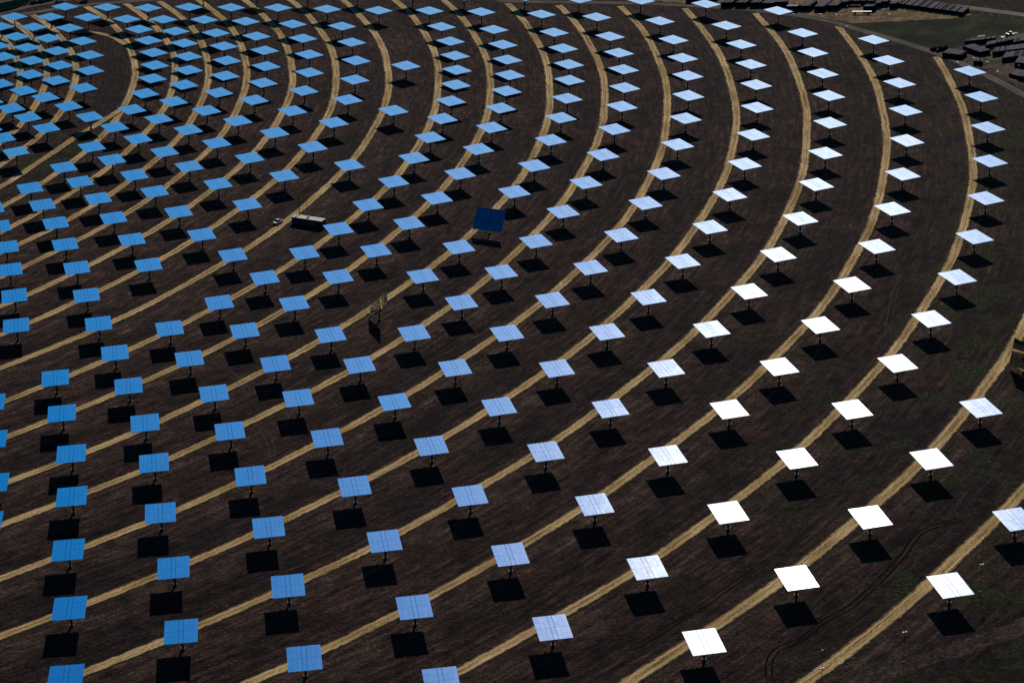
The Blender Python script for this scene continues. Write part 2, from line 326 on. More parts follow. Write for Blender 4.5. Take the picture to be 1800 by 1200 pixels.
M_wall = simple('cabin_wall_blue_grey', (.06, .07, .09), .9, 0, .05, .12, .4)
M_roof = simple('cabin_roof_beige', (.74, .66, .55), .8, 0, .2, .18, .6)
M_dark = simple('dark_rubber', (.02, .02, .022), .8, 0, .2, .2)
M_glass = simple('car_glass', (.02, .025, .03), .1, 0, .6, .1)
M_red = simple('red_paint', (.35, .035, .025), .4, 0, .5, .2)
M_gpaint = simple('green_paint', (.06, .11, .08), .4, 0, .5, .2)
M_net = simple('green_netting', (.02, .16, .085), .8, 0, .1, .3, .3)
M_tarp = simple('blue_tarpaulin', (.012, .018, .040), 1, 0, 0, .5, .6)
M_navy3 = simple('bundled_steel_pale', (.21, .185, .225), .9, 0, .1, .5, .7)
M_netd = M_net
M_stone = simple('pale_stone', (.20, .16, .13), .9, 0, .1, .4, 1.0)
M_copper = simple('rust_red_cap', (.45, .12, .07), .6, 0, .2, .2)

# ---------------------------------------------------------------- ground (one sheet to the horizon)
RINGR = [795.6, 757.8, 720.1, 684.3, 649.8, 616.9, 585.5, 555.4, 529.2, 500.0, 474.8, 450.7, 425.5, 402.5, 380.5, 361.5, 342.0, 325.0, 306.0, 294.0, 278.5, 265.5, 252.0]
ROADR = [786.2, 750.0, 712.0, 675.5, 640.5, 607.7, 576.6, 546.5, 521.0, 491.8, 467.0, 442.0, 416.4, 394.5, 372.3, 353.2, 336.2, 316.6, None, 286.7, 272.6, 259.3, 246.0]

def build_ground():
    rs = [0, 60, 120, 180, 215] + [230+2.0*i for i in range(302)]
    x = rs[-1]
    while x < 16000: x *= 1.16; rs.append(x)
    fine0, fine1 = -60.0, 46.0
    ts = [fine0 + .35*i for i in range(int((fine1-fine0)/.35)+1)]
    x = ts[-1]
    while x < fine0+360-4: x += 4.0; ts.append(x)
    nT = len(ts); verts = [(CX, CY, 0.0)]; ver = [0.0]; wee = [0.0]
    for r in rs[1:]:
        vg = 0.0
        for R, Q in zip(RINGR, ROADR):
            if Q: vg = max(vg, 1-abs(r-(R-2.5))/11.0)
        vg = max(0.0, min(1.0, vg*1.5))
        for t in ts:
            a = radians(t); X = CX+r*cos(a); Y = CY+r*sin(a)
            verts.append((X, Y, 0.0))
            inn = 1.0 if (r < 812 and -62 < t < 34) else 0.0
            ver.append(vg*inn*(.45+.55*min(1, max(0, (-t+5)/25))))
            w = 0.10
            w = max(w, min(1.0, max(0.0, (X-30)/110.0)))            # greener towards the outer arcs
            w *= .25 + .75*min(1, max(0, (800-Y)/200))
            if r < 318 and r > 290 and -40 < t < -9: w = 1.15
            if 700 < r < 752 and -30 < t < -5: w = max(w, .9)
            wee.append(w)
    t_of = {i: t for i, t in enumerate(ts)}
    for L in RINGS:
        for a, r in L:
            i0 = int((r-230)/2.0)+5; j0 = int((a-fine0)/.35)
            for i in range(i0-4, i0+6):
                if not (1 <= i < len(rs)-1): continue
                for j in range(j0-4, j0+6):
                    if not (0 <= j < 300): continue
                    dd = hypot(rs[i]-r+1.0, (ts[j]-a)*pi/180*r)
                    w = max(0.0, 1-dd/7.5)*1.3
                    q = 1+(i-1)*nT+j
                    ver[q] = max(ver[q], min(1.0, w))
                    wee[q] *= max(.25, 1-w)
    faces = []
    for j in range(nT): faces.append((0, 1+j, 1+(j+1) % nT))
    for i in range(len(rs)-2):
        a = 1+i*nT; b = a+nT
        for j in range(nT):
            q = (j+1) % nT
            faces.append((a+j, b+j, b+q, a+q))
    me = bpy.data.meshes.new('ground'); me.from_pydata(verts, [], faces)
    me.materials.append(M_soil)
    for nm, data in (('verge', ver), ('weeds', wee)):
        at = me.attributes.new(nm, 'FLOAT', 'POINT'); at.data.foreach_set('value', data)
    me.update()
    o = bpy.data.objects.new('ground', me); col.objects.link(o)
    tag(o, kind='structure')
build_ground()

def sheet(name, poly, m, z, jag=1.2, step=3.0):
    P = []
    n = len(poly)
    for i in range(n):
        a = Vector(poly[i]); b = Vector(poly[(i+1) % n]); L = (b-a).length; q = max(1, int(L/step))
        nrm = Vector((-(b-a).y, (b-a).x))/max(L, .01)
        for j in range(q):
            p = a.lerp(b, j/q) + nrm*random.uniform(-jag, jag); P.append((p.x, p.y, z))
    me = bpy.data.meshes.new(name); me.from_pydata(P, [], [tuple(range(len(P)))]); me.materials.append(m)
    o = bpy.data.objects.new(name, me); col.objects.link(o); tag(o, kind='structure')
    return o

def smoothline(P, step=4.0):
    P = [Vector((p[0], p[1])) for p in P]; out = []
    for i in range(len(P)-1):
        p0 = P[max(0, i-1)]; p1 = P[i]; p2 = P[i+1]; p3 = P[min(len(P)-1, i+2)]
        q = max(1, int((p2-p1).length/step))
        for j in range(q):
            t = j/q
            out.append(.5*((2*p1)+(-p0+p2)*t+(2*p0-5*p1+4*p2-p3)*t*t+(-p0+3*p1-3*p2+p3)*t**3))
    out.append(P[-1]); return out

def ribbon(name, line, w, m, z, jag=.25, tag_it=True, mb=None, across=1):
    vs = []; uvs = []; d = 0
    for i, p in enumerate(line):
        a = line[max(0, i-1)]; b = line[min(len(line)-1, i+1)]; t = (b-a).normalized(); nrm = Vector((-t.y, t.x))
        if i: d += (p-line[i-1]).length
        l = w/2+random.uniform(-jag, jag); r_ = w/2+random.uniform(-jag, jag)
        for s_, u in ((l, 0.0), (-r_, 1.0)):
            q = p+nrm*s_; vs.append((q.x, q.y, z)); uvs.append((u, d))
    fs = [(2*i, 2*i+1, 2*i+3, 2*i+2) for i in range(len(line)-1)]
    me = bpy.data.meshes.new(name); me.from_pydata(vs, [], fs); me.materials.append(m)
    ul = me.uv_layers.new(name='UVMap')
    for li, lp in enumerate(me.loops): ul.data[li].uv = uvs[lp.vertex_index]
    me.update()
    o = bpy.data.objects.new(name, me); col.objects.link(o)
    if tag_it: tag(o, kind='structure')
    return o

# where the arcs meet the perimeter road (crossing by angle)
PL = smoothline(PERIM)
def rmax(ang):
    best = 9e9
    for p in PL:
        a = math.degrees(atan2(p.y-CY, p.x-CX))
        if abs(a-ang) < .6: best = min(best, hypot(p.x-CX, p.y-CY))
    return best
zz = 0.004
for i, R in enumerate(ROADR):
    if not R: continue
    line = []; a = -64.0
    while a < 46:
        lim = rmax(a)
        if a > -4 and R > lim-1.0: break
        line.append(Vector((CX+R*cos(radians(a)), CY+R*sin(radians(a))))); a += degs if (degs := math.degrees(1.6/R)) else 0
    # slow wander of a graded track
    ph = random.uniform(0, 6)
    out = []
    for j, p in enumerate(line):
        d = (p-Vector((CX, CY))).normalized()
        out.append(p+d*(.35+.35*sin(j*.035+ph)+.2*sin(j*.11+2*ph)))
    ribbon('dirt_track', out, 4.7 if i > 1 else 5.4, M_track, zz)
# the innermost loop: the 316 m track swings back inside, and a branch joins it lower down
def pol(r_, t_): return (CX+r_*cos(radians(t_)), CY+r_*sin(radians(t_)))
ribbon('dirt_track', smoothline([pol(*q) for q in ((301.5, -62), (301.5, -40), (301.5, -25), (302, -17), (305, -11), (310, -7), (315.5, -3.5))], 1.6), 4.6, M_track, .008)
ribbon('dirt_track', smoothline([pol(*q) for q in ((316, 16), (311, 20), (302, 22.5), (294, 23))], 1.6), 4.0, M_track, .008)
ribbon('road', smoothline(PERIM, 2.0), 6.6, M_perim, .012)
ribbon('road', smoothline(FARROAD, 2.0), 8.0, M_far, .012)
ribbon('road', smoothline(LANE, 2.0), 7.0, M_perim, .016)
sheet('storage_yard', YARD, M_yard, .008)
sheet('storage_yard', YARD2, M_yard2, .008)
sheet('grass_field', GREEN, M_green, .004, 2.5)
sheet('bare_earth', TANLEFT, M_yard2, .008)
sheet('grass_field', LOWERFIELD, M_dgreen, .004, 2.0)
ribbon('dirt_track', smoothline(LOWERBAND, 2.0), 7.0, M_band, .012, .8)
def rutpair(P, m, w=.45, gap=1.7, nm='wheel_track', z=.010):
    L = smoothline(P, 2.5)
    for s_ in (-1, 1):
        q = []
        for i, p in enumerate(L):
            a = L[max(0, i-1)]; b = L[min(len(L)-1, i+1)]; t = (b-a).normalized()
            q.append(p+Vector((-t.y, t.x))*s_*gap/2)
        ribbon(nm, q, w, m, z, .12)
rutpair(TRACK1, M_rut, .55); rutpair(TRACK2, M_rut, .4); rutpair(TRACK5, M_rut, .35)
for T in (TRACK3, TRACK4, TRACK6, TRACK7, TRACK8, TRACK9): rutpair(T, M_ghost, .22, 1.9)

# ---------------------------------------------------------------- heliostats
HW, HD, HH = 9.45, 12.84, 6.05      # mirror short side, long side, height
def panel_mesh(seed, name='mirror_panel'):
    rnd = random.Random(seed); mb = MB()
    fw, fd = HW/7, HD/4
    for i in range(7):
        for j in range(4):
            x0, x1 = -HW/2+i*fw, -HW/2+(i+1)*fw
            y0, y1 = -HD/2+j*fd, -HD/2+(j+1)*fd
            gx0 = .05 if i in (3, 4) else .014; gx1 = .05 if i in (2, 3) else .014
            gy0 = .04 if j == 2 else .014; gy1 = .04 if j == 1 else .014
            if i == 0: gx0 = 0
            if i == 6: gx1 = 0
            if j == 0: gy0 = 0
            if j == 3: gy1 = 0
            x0 += gx0; x1 -= gx1; y0 += gy0; y1 -= gy1
            tx, ty = rnd.gauss(0, .003), rnd.gauss(0, .003)
            xm, ym = (x0+x1)/2, (y0+y1)/2
            top = [(x, y, (x-xm)*tx+(y-ym)*ty) for x, y in ((x0, y0), (x1, y0), (x1, y1), (x0, y1))]
            bot = [(x, y, z-.05) for x, y, z in top]
            mb.hexa(bot+top, 1, 0)
    mb.box((0, 0, -.075), (HW-.1, HD-.1, .03), 1)
    return mb.mesh(name, [M_mirror, M_back])
PANELS = [panel_mesh(s) for s in (1, 2, 3, 4, 5, 6)]
mb = MB()
mb.cyl((0, -HD/2+.5, -.50), (0, HD/2-.5, -.50), .26, n=10)                       # torque tube
for y in (-HD*.375, -HD*.125, HD*.125, HD*.375):
    mb.box((0, y, -.16), (HW-.5, .12, .14)); 
    for sx in (-1, 1):
        mb.cyl((0, y, -.72), (sx*HW*.42, y, -.2), .05, n=5); mb.cyl((0, y, -.5), (0, y, -.12), .07, n=5)
for x in (-HW*.36, -HW*.14, HW*.14, HW*.36): mb.box((x, 0, -.14), (.08, HD-.5, .10))
FRAME = mb.mesh('support_frame', M_steel)
mb = MB(); mb.cyl((0, 0, 0), (0, 0, .12), .62, n=12); mb.cyl((0, 0, .12), (0, 0, HH-1.0), .36, .30, n=12)
mb.cyl((0, 0, .25), (0, 0, .34), .55, n=12)
POST = mb.mesh('pedestal', M_steel)
mb = MB(); mb.box((0, 0, HH-.8), (.95, .8, .6)); mb.cyl((0, -.75, HH-.55), (0, .75, HH-.55), .38, n=10); mb.box((.62, .2, HH-.95), (.35, .3, .5))
DRIVE = mb.mesh('drive_unit', M_steel)
mb = MB(); mb.box((-.52, -.1, .62), (.17, .15, .26)); mb.cyl((-.52, -.1, 0), (-.52, -.1, .5), .04, n=6, mi=1)
BOXA = mb.mesh('control_box', [M_white, M_dark])
mb = MB(); mb.box((.52, -.1, .62), (.15, .15, .26)); mb.cyl((.52, -.1, 0), (.52, -.1, .5), .04, n=6, mi=1)
BOXB = mb.mesh('control_box', [M_white, M_dark])
def link(name, me, parent, loc=(0, 0, 0), rot=(0, 0, 0)):
    o = bpy.data.objects.new(name, me); o.location = loc; o.rotation_euler = rot
    col.objects.link(o); o.parent = parent
    return o
def heliostat(x, y, yaw, el=0.0, roll=0.0, panel=0):
    root = empty('heliostat', (x, y, 0), yaw)
    ped = link('pedestal', POST, root)
    for b in (BOXA, BOXB):
        cb = link('control_box', b, ped); cb.rotation_euler = (0, 0, -yaw)
    link('drive_unit', DRIVE, root)
    link('mirror_panel', PANELS[panel], root, (0, 0, HH), (roll, el, 0))
    link('support_frame', FRAME, root, (0, 0, HH), (roll, el, 0))
    return root
YC = [38.50887982443796, 0.5482343147464893, -0.38248462334441713, -1.229890890014833, -2.324449123457749, -0.43014702081385014]
def yaw_at(a, r): return YC[0]+YC[1]*a+YC[2]*a*a/100+YC[3]*r/100+YC[4]*r*a/1e4+YC[5]*a**3/1e4
def pix(x, y, z):
    p = Vector((x, y, z-CAMH)); w = p.dot(fwd); return 900+FPX*p.dot(rt)/w, 600-FPX*p.dot(up)/w
ORD = 'first second third fourth fifth sixth seventh eighth ninth tenth eleventh twelfth thirteenth fourteenth fifteenth sixteenth seventeenth eighteenth nineteenth twentieth twenty-first twenty-second twenty-third'.split()
SPECIAL = {  # (ring): (x, y, yaw deg, elevation deg, label)
    8: [(-7.4, 867.7, 245.0, 51.5, 'dark navy mirror tipped up steeply to face the camera, unlike the flat ones around it'),
        (-49.1, 783.8, 182.8, 46.1, 'brown mirror standing almost edge-on with a pale streak on it, among flat blue mirrors')],
    1: [(176.8, 717.6, 208.0, 79.0, 'upright dark mirror showing track stripes, cut off by the right edge of the photo')],
}
SOLO = 18
GRP = 'mirror panels set out in arcs across the field'
slot = {}
def tone(px, py):
    if px > 1300 and py > 690: return 'bright white'
    if px > 1080 and py > 420: return 'silvery white'
    if px > 900: return 'whitish blue'
    if px > 560: return 'pale blue'
    if px < 330 and py > 560: return 'deep blue'
    return 'light blue'
proto = None
def copy_thing(root):
    r = root.copy(); col.objects.link(r)
    for ch in root.children:
        c_ = ch.copy(); col.objects.link(c_); c_.parent = r
        for g_ in ch.children:
            d_ = g_.copy(); col.objects.link(d_); d_.parent = c_
    return r
proto = heliostat(0, 0, 0)
used = False
nh = 0
for k_, L in enumerate(RINGS):
    items = [(a, r, None) for a, r in L]
    for sp in SPECIAL.get(k_, []):
        items.append((math.degrees(atan2(sp[1]-CY, sp[0]-CX)), hypot(sp[0]-CX, sp[1]-CY), sp))
    items.sort(key=lambda q: q[0])
    for n_, (a, r, sp) in enumerate(items):
        if sp:
            x, y, yw, el, ro = sp[0], sp[1], radians(sp[2]), radians(sp[3]), 0.0
            lab = sp[4]
        else:
            x = CX+r*cos(radians(a)); y = CY+r*sin(radians(a)); yw = radians(yaw_at(a, r))
            px, py = pix(x, y, HH)
            el = random.gauss(0, radians(.10)); ro = random.gauss(0, radians(.10))
            t_ = tone(px, py)
            if hypot(px-1400, py-1015) < 8:
                el = ro = 0.0; lab = 'blazing white mirror catching the sun, brightest of all, near the lower right corner'
            elif hypot(px-693, py-706) < 8:
                ro = radians(-2.2); el = radians(-1.0)
                lab = 'flat mirror a stronger blue than its neighbours, below the middle left of the field'
            elif hypot(px-1594, py-247) < 8:
                ro = radians(.9); lab = 'whiter flat mirror between two bluer ones near the upper right of the field'
            elif hypot(px-28, py-267) < 8:
                ro = radians(-2.0); el = radians(-1.5); lab = 'strong blue mirror tilted a little, near the left edge above the green weeds'
            elif k_ == SOLO: lab = ('light blue mirror standing alone beside the bare dark inner band of ground' if a < 0 else
                                    '%s mirror at the very top left, by the perimeter road' % ('light blue' if r > 302 else 'leftmost'))
            elif py < -4: lab = 'flat mirror past the top edge, %s of the %s arc, only its shadow showing' % ('last', ORD[k_])
            else:
                lab = '%s flat mirror, %s from the lower end of the %s arc from the right' % (t_, ORD[n_], ORD[k_])
        if not used: o = proto; used = True
        else: o = copy_thing(proto)
        o.location = (x, y, 0); o.rotation_euler = (0, 0, yw)
        for ch in o.children:
            if ch.name.startswith(('mirror_panel', 'support_frame')): ch.rotation_euler = (ro, el, 0)
            if ch.name.startswith('mirror_panel'): ch.data = PANELS[random.randrange(6)]
            if ch.name.startswith('pedestal'):
                for g_ in ch.children: g_.rotation_euler = (0, 0, -yw)
        tag(o, lab, 'solar mirror', GRP); nh += 1
print('heliostats', nh)

# ---------------------------------------------------------------- site cabin, poles, pickup
A, B, C_, D_ = [Vector(p) for p in CABROOF3]
cc = (A+B+C_+D_)/4; ax = ((B-A)+(C_-D_)).normalized(); ang = atan2(ax.y, ax.x)
LC = 14.6
cab = empty('site_cabin', (cc.x, cc.y, 0), ang)
tag(cab, 'long low site cabin with beige flat roof and dark side, standing beside the dirt track', 'cabin')
mb = MB(); mb.box((0, 0, 1.5), (LC-.2, 3.2, 2.7)); mb.build('wall', M_wall, cab)
mb = MB(); mb.box((0, 0, 2.93), (LC, 3.5, .16)); rf = mb.build('roof', M_roof, cab)
mb = MB(); mb.box((-LC/2+2.2, 0, 3.06), (.35, 3.6, .10)); mb.build('roof_band', M_dark, rf)
mb = MB(); mb.box((-.3, 0, 3.05), (.22, 3.55, .08)); mb.box((-.1, -.2, 3.25), (.7, .6, .4)); mb.build('roof_band', M_dark, rf)
for x in (-2.2, 2.0):
    mb = MB(); mb.box((x, -1.78, 2.35), (.9, .3, .35)); mb.build('air_conditioner', M_steel, cab)
for x in (-5.6, -3.6, .1, 4.2):
    mb = MB(); mb.box((x, -1.62, 1.7), (1.1, .06, .9)); mb.build('window', M_dark, cab)
for x in (-.9, 5.9):
    mb = MB(); mb.box((x, -1.62, 1.2), (.9, .06, 2.0)); mb.build('door', M_dark, cab)
for x in (-6.8, -2.3, 2.3, 6.8):
    mb = MB(); mb.box((x, 0, .08), (.5, 3.0, .16)); mb.build('footing_block', M_steel, cab)
for (p, h_, r_, lb) in ((CABPOLES[0], 9.1, .16, 'thick dark pole at the left rear of the long cabin'), (CABPOLES[1], 6.9, .09, 'thin dark pole behind the middle of the long cabin')):
    t_ = empty('pole', (p[0], p[1], 0)); tag(t_, lb, 'pole')
    mb = MB(); mb.cyl((0, 0, 0), (0, 0, h_), r_, r_*.7, n=8); mb.build('shaft', M_dark, t_)
    mb = MB(); mb.box((0, 0, h_-.2), (.5, .25, .35)); mb.build('head', M_dark, t_)

def vehicle(name, loc, rz, lab, cat, body, cabc, L=4.9, W=1.85, kind='pickup', scale=1.0):
    t_ = empty(name, (loc[0], loc[1], 0), rz); tag(t_, lab, cat)
    mb = MB()
    hL, hW = L/2, W/2
    def prism(prof, hw0, hw1, mi=0):
        n = len(prof); k0 = len(mb.v)
        for sgn in (-1, 1):
            for (x, z, f) in prof: mb.v.append((x, sgn*(hw0 if not f else hw1), z))
        mb.f.append(tuple(k0+i for i in range(n))); mb.mi.append(mi)
        mb.f.append(tuple(k0+n+i for i in reversed(range(n)))); mb.mi.append(mi)
        for i in range(n):
            j = (i+1) % n; mb.f.append((k0+j, k0+i, k0+n+i, k0+n+j)); mb.mi.append(mi)
    prism([(-hL, .45, 0), (hL-.1, .42, 0), (hL, .62, 0), (hL-.15, .95, 0), (hL-1.25, 1.08, 0), (-hL, 1.08, 0)], hW, hW)
    bd = mb.build('body', body, t_)
    mb = MB(); k1 = -.45 if kind == 'pickup' else -hL+.15
    prism([(hL-1.35, 1.08, 0), (hL-2.0, 1.68, 1), (k1+.15, 1.70, 1), (k1, 1.08, 0)], hW-.06, hW-.22)
    mb.build('cab_glass', M_glass, t_)
    mb = MB(); mb.box(((hL-2.0+k1+.15)/2, 0, 1.73), (hL-2.1-k1, W-.36, .07)); mb.build('roof', cabc, t_)
    if kind == 'pickup':
        mb = MB(); mb.box(((-hL+k1)/2, 0, 1.095), (hL+k1-.15, W-.3, .03)); mb.build('load_bed', M_dark, t_)
    for sx in (-hL+.85, hL-.85):
        for sy in (-hW+.08, hW-.08):
            mb = MB(); mb.cyl((sx, sy-.12, .36), (sx, sy+.12, .36), .36, n=12); mb.build('wheel', M_dark, t_)
    for sy in (-.62, .62):
        mb = MB(); mb.box((hL-.06, sy, .75), (.10, .3, .16)); mb.build('headlight', M_white, t_)
    t_.scale = (scale,)*3
    return t_
vehicle('pickup_truck', CAR[0], radians(238), 'small white pickup parked on the dirt track beside the long cabin', 'pickup', M_white, M_white)

# ---------------------------------------------------------------- slim masts
ML = ['slim mast at the bottom edge, leftmost of the three along the outermost track',
      'slim mast by the outermost track, middle one of the three at lower right',
      'slim mast by the outermost track, uppermost of the three at lower right',
      'slim mast standing where the fourth arc meets the perimeter road, before the tan yard',
      'slim mast beside the perimeter road just left of the white slatted stack',
      'slim mast on the perimeter road bend below the dark blue tarpaulin heap',
      'slim mast by the small square stack in the right-hand yard',
      'slim mast at the right edge beside the perimeter road, nearest of the yard masts',
      'slim mast at the right edge behind the low loose stacks of the yard',
      'slim mast at the top edge in front of the long dark stacks']
for i, (p, h_) in enumerate(zip(MASTS, MASTH)):
    t_ = empty('mast', (p[0], p[1], 0)); tag(t_, ML[i], 'mast', 'slim masts around the edge of the field')
    mb = MB(); mb.cyl((0, 0, 0), (0, 0, h_), .07, .045, n=6); mb.build('pole', M_dark, t_)
    mb = MB(); mb.box((0, 0, h_+.15), (.30, .30, .30)); mb.build('lamp_head', M_copper if i == 1 else M_white, t_)
    if i < 5:
        hb = h_*.52 if i < 3 else h_*.25
        for s_ in (-1, 1):
            mb = MB(); mb.box((s_*.38, .1*s_, hb), (.42, .34, .40)); mb.cyl((0, 0, hb), (s_*.3, .1*s_, hb), .04, n=5); mb.build('equipment_box', M_white, t_)
    mb = MB(); mb.box((0, 0, .12), (.7, .7, .24)); mb.build('base', M_steel, t_)

# ---------------------------------------------------------------- steel stacks in the yards
GS = 'bundles of steel stacked in the storage yards'
def stack(a, b, depth, h_, lab, dirv=None, slats=False, shear=.38):
    a = Vector(a); b = Vector(b); u = (b-a); w = u.length; u.normalize()
    v = Vector((-u.y, u.x))
    if dirv is not None: v = Vector(dirv).normalized()
    v = (v+u*shear).normalized() if dirv is None else v
    ang = atan2(u.y, u.x)
    t_ = empty('steel_stack', (a.x, a.y, 0)); tag(t_, lab, 'steel stack', GS)
    nb = max(3, int(w/.5)); cw = w/nb; layers = max(2, int(h_/.52)); lh = h_/layers
    mb = MB(); tb = MB(); rnd = random.Random(int(a.x*7+a.y))
    for l_ in range(layers):
        for i in range(nb):
            o0 = u*(i*cw+.04)+v*rnd.uniform(-.25, .25); dd = depth+rnd.uniform(-.35, .35)
            o1 = o0+u*(cw-.08)
            z0 = .12+l_*lh; z1 = z0+lh*.86
            P = [(o0.x, o0.y, z0), (o1.x, o1.y, z0), ((o1+v*dd).x, (o1+v*dd).y, z0), ((o0+v*dd).x, (o0+v*dd).y, z0)]
            P2 = [(p[0], p[1], z1) for p in P]
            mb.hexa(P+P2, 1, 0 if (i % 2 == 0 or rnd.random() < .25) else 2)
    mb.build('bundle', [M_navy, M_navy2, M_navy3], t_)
    for fr in (.2, .8):
        o0 = v*depth*fr
        mm = MB(); q0 = o0-u*.05; q1 = o0+u*(w+.05)
        mm.hexa([(p.x, p.y, .0) for p in (q0, q1, q1+v*.2, q0+v*.2)]+[(p.x, p.y, .11) for p in (q0, q1, q1+v*.2, q0+v*.2)])
        mm.build('bearer', M_dark, t_)
    if slats:
        ms = MB()
        for i in range(6):
            q = u*(.25+i*w/6.2)-v*.1; q2 = q+v*2.6
            ms.hexa([(p.x, p.y, h_+.1) for p in (q, q+u*.3, q2+u*.3, q2)]+[(p.x, p.y, h_+.25) for p in (q, q+u*.3, q2+u*.3, q2)])
        ms.build('slat', M_cap, t_)
for i, (a, b, dp, hh) in enumerate(PILES):
    if i == 5: lab = 'dark steel stack with white slats on top, beside the mirror at the top right'
    elif i in (19, 20): lab = ('%s of the dark steel stacks along the top edge' % ('second from the left' if i == 19 else 'leftmost'))
    elif i == 14: lab = 'dark steel stack right behind the long white trailer'
    elif i == 18: lab = 'low flat stack behind the left end of the white trailer'
    else: lab = 'dark steel stack, %s counted from the left in the row along the top edge' % ORD[{0: 2, 1: 3, 2: 4, 3: 5, 4: 6, 6: 8, 7: 9, 8: 10, 9: 11, 10: 12, 11: 13, 12: 14, 13: 15, 15: 17, 16: 18, 17: 19}[i]]
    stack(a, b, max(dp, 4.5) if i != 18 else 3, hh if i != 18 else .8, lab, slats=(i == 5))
# long slanted stacks in a dense block
q0 = Vector((209.6, 1172.5)); q1 = Vector((240.5, 1151.0)); nq = 9
for i in range(nq):
    a = q0.lerp(q1, (i+.06)/nq); b = q0.lerp(q1, (i+.93)/nq)
    lab = ('long slanted steel stack in the dense block at top right, %s from the left' % ORD[i])
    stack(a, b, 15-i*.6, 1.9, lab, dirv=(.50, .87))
P2L = ['big tall dark stack at the left of the right-hand yard, next to the blue tarpaulin',
       'striped stack right of the big tall one, with a loose beam at its corner',
       'long thin stack behind, ending at the white lorry',
       'uppermost wide pipe stack at the right edge of the yard',
       'wide dark stack below the uppermost one at the right edge',
       'dark stack second from below in the wide stacks at the right edge',
       'lowest wide dark stack cut off by the right edge',
       'small square stack standing alone between the yard stacks and the perimeter road',
       'low loose stack on tan ground at the right edge, upper one',
       'low loose stack on tan ground at the right edge, lower one',
       'short stack half hidden behind the striped one near the green drum',
       'thin stack farthest back at the right edge near the red machine']
for i, (a, b, c_, hh) in enumerate(PILES2):
    d = Vector(c_)-Vector(b)
    stack(a, b, max(2.5, d.length), min(hh, 2.1), P2L[i], dirv=d)

rnd = random.Random(11)
CL = [((231.5, 1078.5), 'pale pallet lying on grit in front of the striped stack'), ((236.8, 1071.5), 'pale pallet between the small square stack and the lowest wide stack'),
      ((222.5, 1073.0), 'lone pale pallet beside the perimeter road below the big tall stack'), ((238.5, 1056.0), 'pale pallet on the tan ground above the loose stacks'),
      ((176.0, 1161.5), 'pale pallet on the tan yard left of the white trailer'), ((203.5, 1159.0), 'pale pallet on the tan yard right of the white trailer'), ((168.0, 1163.5), 'pale pallet in front of the middle stacks of the top row')]
for (p, lb) in CL:
    t_ = empty('pallet', (p[0], p[1], 0), rnd.uniform(0, 3)); tag(t_, lb, 'pallet', 'pallets lying about the yards')
    mb = MB()
    for q in range(5): mb.box((-.5+q*.25, 0, .15), (.16, 1.2, .03))
    mb.build('deck', M_cap, t_)
    mb = MB()
    for q in (-.5, 0, .5): mb.box((0, q, .07), (1.2, .1, .12))
    mb.build('bearer', M_cap, t_)
# trailer, lorry, red machine, drum, tarpaulin heap
ta, tb_ = Vector(TRAILER[0]), Vector(TRAILER[1]); tc_ = (ta+tb_)/2; tl = (tb_-ta).length
t_ = empty('flatbed_trailer', (tc_.x, tc_.y, 0), atan2((tb_-ta).y, (tb_-ta).x)); tag(t_, 'long white flatbed trailer on dark wheels, parked on the tan yard', 'trailer')
mb = MB(); mb.box((0, 0, 1.35), (tl, 1.2, .28)); mb.build('deck', M_white, t_)
for x in (-tl*.36, tl*.32):
    mb = MB(); mb.box((x, 0, .85), (1.0, 1.0, .7)); mb.build('axle_frame', M_dark, t_)
    for y in (-.55, .55):
        mb = MB(); mb.cyl((x, y-.15, .5), (x, y+.15, .5), .5, n=12); mb.build('wheel', M_dark, t_)
t_ = empty('lorry', (TRUCK[0][0], TRUCK[0][1], 0), radians(20)); tag(t_, 'white lorry standing at the far end of the long thin stack', 'lorry')
mb = MB(); mb.box((1.6, 0, 1.5), (1.7, 2.1, 1.8)); mb.build('cab', M_cap, t_)
mb = MB(); mb.box((2.57, 0, 2.1), (.06, 1.9, .8)); mb.build('windscreen', M_glass, t_)
mb = MB(); mb.box((-1.0, 0, .85), (5.2, .9, .3)); mb.build('chassis', M_dark, t_)
mb = MB(); mb.cyl((-1.8, 0, 1.6), (.3, 0, 2.6), .18, n=8); mb.cyl((.3, 0, 2.6), (-1.6, 0, 3.4), .13, n=8); mb.build('crane_arm', M_cap, t_)
for x in (1.6, -1.4, -2.6):
    for y in (-1, 1):
        mb = MB(); mb.cyl((x, y-.15, .5), (x, y+.15, .5), .5, n=12); mb.build('wheel', M_dark, t_)
t_ = empty('telehandler', (REDM[0][0], REDM[0][1], 0), radians(5)); tag(t_, 'red loader machine behind the steel stacks at the far right of the yard', 'loader')
mb = MB(); mb.box((0, 0, 1.1), (4.6, 1.7, .9)); mb.box((-1.9, 0, 1.7), (.8, 1.5, .5)); mb.build('body', M_red, t_)
mb = MB(); mb.box((.1, .4, 2.0), (1.2, .9, 1.1)); mb.build('cab', M_glass, t_)
mb = MB(); mb.box((.1, .4, 2.6), (1.3, 1.0, .1)); mb.build('roof', M_white, t_)
mb = MB(); mb.box((1.4, -.4, 1.9), (4.2, .35, .35)); mb.build('boom', M_red, t_)
for x in (-1.5, 1.5):
    for y in (-1, 1):
        mb = MB(); mb.cyl((x, y-.2, .6), (x, y+.2, .6), .6, n=12); mb.build('wheel', M_dark, t_)
t_ = empty('water_tank', (GREENV[0][0], GREENV[0][1], 0), radians(15)); tag(t_, 'green round tank lying behind the yard stacks', 'tank')
mb = MB(); mb.cyl((-2.2, 0, 1.3), (2.2, 0, 1.3), .95, n=14); mb.build('drum', M_gpaint, t_)
mb = MB(); mb.box((-1.3, 0, .25), (.3, 1.5, .5)); mb.box((1.3, 0, .25), (.3, 1.5, .5)); mb.build('cradle', M_dark, t_)
